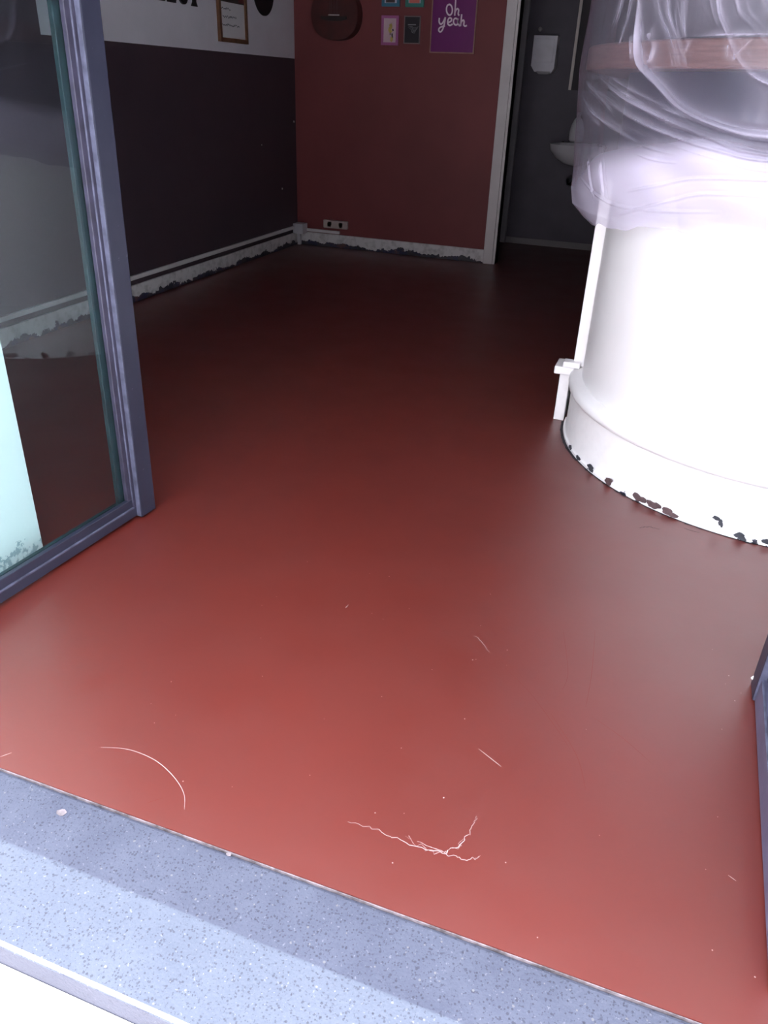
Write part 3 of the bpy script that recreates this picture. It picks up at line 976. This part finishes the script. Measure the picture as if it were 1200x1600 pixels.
# ------------------------------------------------------------------ left wall things
e, pr, dp = picture('narrow gold framed sheet of handwriting on the white upper wall', 5.068, 5.428, 1.405, 1.80, .024, left3, .022, 'gold', 'paper')
for k, (z, u0, u1) in enumerate(((1.588, 5.10, 5.22), (1.545, 5.12, 5.28), (1.50, 5.11, 5.32))):
    mb = MB()
    u = u0
    while u < u1:
        wv_ = random.uniform(.018, .04)
        mb.ribbon(smooth_line([(u + wv_ * q / 4, z + random.uniform(-.006, .007)) for q in range(5)], 3), .0045, left3, dp + .0008)
        u += wv_
    obj('handwriting', mb, 'ink', pr)
obj('header', slab(5.092, 5.404, 1.625, 1.775, left3, dp, dp + .001), 'olive', pr)
obj('header', slab(5.33, 5.404, 1.632, 1.770, left3, dp + .001, dp + .0016), 'maroon', pr)
disc = obj('wall_disc', MB().lathe([(.147, 0), (.147, .006), (.142, .010), (.02, .010)], (XL + .001, 5.70, 1.735), 48, axis=0), 'black', smooth=True)
tag(disc, 'round black disc on the white upper wall near the corner', 'wall disc')


def glyph(polys, u0, label, holes=None):
    z0, d = 1.571, .012
    mb = MB()
    for poly in polys:
        P = [left3(u0 + a, z0 + b, h) for h in (0, d) for a, b in poly]
        n = len(poly)
        mb.add(P, [tuple(range(n))[::-1], tuple(range(n, 2 * n))] + [(i, (i + 1) % n, n + (i + 1) % n, n + i) for i in range(n)])
    o = obj('wall_letter', mb, 'black')
    tag(o, label, 'letter', 'black letters on the white upper wall')


def rect(a, b, c, d):
    return [(a, b), (c, b), (c, d), (a, d)]


glyph([rect(0, 0, .034, .016), rect(.050, 0, .100, .016), [(.010, .016), (.028, .016), (.058, .16), (.042, .16)], [(.060, .016), (.086, .016), (.058, .16), (.042, .16)], rect(.03, .05, .07, .064)], 4.395, 'black wall letter nearest the glass door, first of four')
glyph([rect(0, 0, .020, .16), rect(.02, 0, .078, .018), rect(.02, .07, .075, .088), rect(.02, .142, .075, .16), rect(.066, .012, .082, .078), rect(.062, .080, .078, .150)], 4.527, 'flat footed black wall letter, second of four')
arc_o = [(.045 + .045 * math.cos(a), .048 + .048 * math.sin(a)) for a in [PI + PI * k / 12 for k in range(13)]]
arc_i = [(.045 + .020 * math.cos(a), .048 + .028 * math.sin(a)) for a in [2 * PI - PI * k / 12 for k in range(13)]]
glyph([arc_o[i:i + 2] + arc_i[11 - i:13 - i] for i in range(12)] + [rect(0, .048, .025, .16), rect(.065, .048, .090, .16)], 4.644, 'round bottomed black wall letter, third of four')
glyph([[(-.006, 0), (.054, 0), (.040, .022), (.040, .16), (.010, .16), (.010, .022)], rect(-.03, .142, .078, .16)], 4.782, 'black wall letter with a flared foot, last of four')

# cable trunking and sockets low on the walls
tk = obj('cable_trunking', MB().box((XL, YF1, .128), (XL + .018, YB - .095, .152), .002), 'white_trim')
tag(tk, 'white cable trunking strip above the left wall skirting', 'trunking')
tk2 = obj('cable_trunking', MB().box((XL + .075, YB - .016, .108), (-2.615, YB, .130), .002), 'white_trim')
tag(tk2, 'short white trunking strip from the corner box to the socket', 'trunking')
jb = thing('junction_box', 'pale grey cable junction box in the room corner', 'junction box', (XL + .05, YB - .05, .088))
obj('box', MB().box((XL + .001, YB - .092, .092), (XL + .092, YB - .001, .172), .004), 'junction', jb)
obj('riser', MB().box((XL + .020, YB - .050, 0), (XL + .045, YB - .020, .092), .002), 'junction', jb)
so = thing('wall_socket', 'yellowed double wall socket low on the red wall', 'socket', (-2.646, YB, .182))
obj('back_box', MB().box((-2.752, YB - .034, .152), (-2.540, YB - .001, .214), .006), 'socket', so)
for k in (-1, 1):
    obj('outlet', MB().lathe([(.024, -.0345), (.024, -.037), (.019, -.037), (.019, -.0345)], (-2.646 + k * .05, YB, .183), 20, axis=1), 'socket', so)

# ------------------------------------------------------------------ washroom beyond the doorway
ds = thing('towel_dispenser', 'pale plastic paper towel dispenser on the charcoal wall', 'dispenser', (-1.275, YT, 1.33))
obj('housing', MB().prism([(-1.365, 1.375), (-1.335, 1.335), (-1.20, 1.325), (-1.18, 1.36), (-1.178, 1.582), (-1.365, 1.582)], 1, YT - .11, YT - .002), 'dispenser', ds)
obj('towel_slot', MB().prism([(-1.300, 1.318), (-1.22, 1.318), (-1.20, 1.338), (-1.32, 1.338)], 1, YT - .112, YT - .04), 'dim_trim', ds)
obj('lid_panel', MB().box((-1.345, YT - .1135, 1.40), (-1.20, YT - .109, 1.56), .002), 'dispenser', ds)
kn = obj('wall_peg', MB().lathe([(.012, -.001), (.010, -.025), (.017, -.032), (.014, -.042), (.004, -.045)], (-1.337, YT, 1.628), 16, axis=1), 'dim_trim')
tag(kn, 'small grey wall peg above the towel dispenser', 'peg')
mi = thing('wall_picture', 'dark picture with pale side bars partly hidden behind the plastic sheet', 'picture', (-.75, YT, 1.22))
obj('side_bar', MB().box((-1.058, YT - .023, 1.215), (-1.036, YT - .001, 2.0), .002), 'mirror_frame', mi)
obj('side_bar', MB().box((-.472, YT - .023, 1.215), (-.45, YT - .001, 2.0), .002), 'mirror_frame', mi)
obj('bottom_bar', MB().box((-1.036, YT - .018, 1.215), (-.472, YT - .001, 1.237)), 'navy_print', mi)
obj('top_bar', MB().box((-1.036, YT - .018, 1.978), (-.472, YT - .001, 2.0)), 'navy_print', mi)
obj('print', MB().box((-1.036, YT - .012, 1.237), (-.472, YT - .004, 1.978)), 'navy_print', mi)
bs = thing('wash_basin', 'white wall hung wash basin in the dark washroom', 'basin', (-.90, YT, .66))
prof = [(.03, .0), (.10, .015), (.17, .055), (.215, .11), (.225, .150), (.228, .158), (.215, .158), (.205, .14), (.15, .07), (.05, .03), (.01, .028)]
obj('bowl', MB().lathe(prof, (-.895, YT - .205, .675), 40, 1.0, .88), 'porcelain', bs, smooth=True)
obj('back_ledge', MB().box((-1.05, YT - .145, .79), (-.74, YT - .001, .840), .006), 'porcelain', bs)
obj('waste_trap', MB().tube([(-.895, YT - .2, .69), (-.895, YT - .2, .56), (-.91, YT - .19, .535), (-.935, YT - .17, .535), (-.945, YT - .15, .56), (-.945, YT - .01, .575)], .016, 12), 'steel', bs, smooth=True)
obj('tap', MB().tube([(-1.03, YT - .12, .80), (-1.03, YT - .12, .836), (-1.03, YT - .125, .843)], .009, 10), 'guitar_dark', bs, smooth=True)
sb = thing('soap_bottle', 'white soap bottle standing on the wash basin', 'bottle', (-.935, YT - .078, .845))
obj('bottle_body', MB().lathe([(.045, 0), (.058, .012), (.060, .07), (.052, .12), (.032, .165), (.016, .18), (.016, .195)], (-.935, YT - .078, .845), 24), 'porcelain', sb, smooth=True)
obj('cap', MB().lathe([(.018, .195), (.018, .212), (.010, .215)], (-.935, YT - .078, .845), 16), 'dispenser', sb)
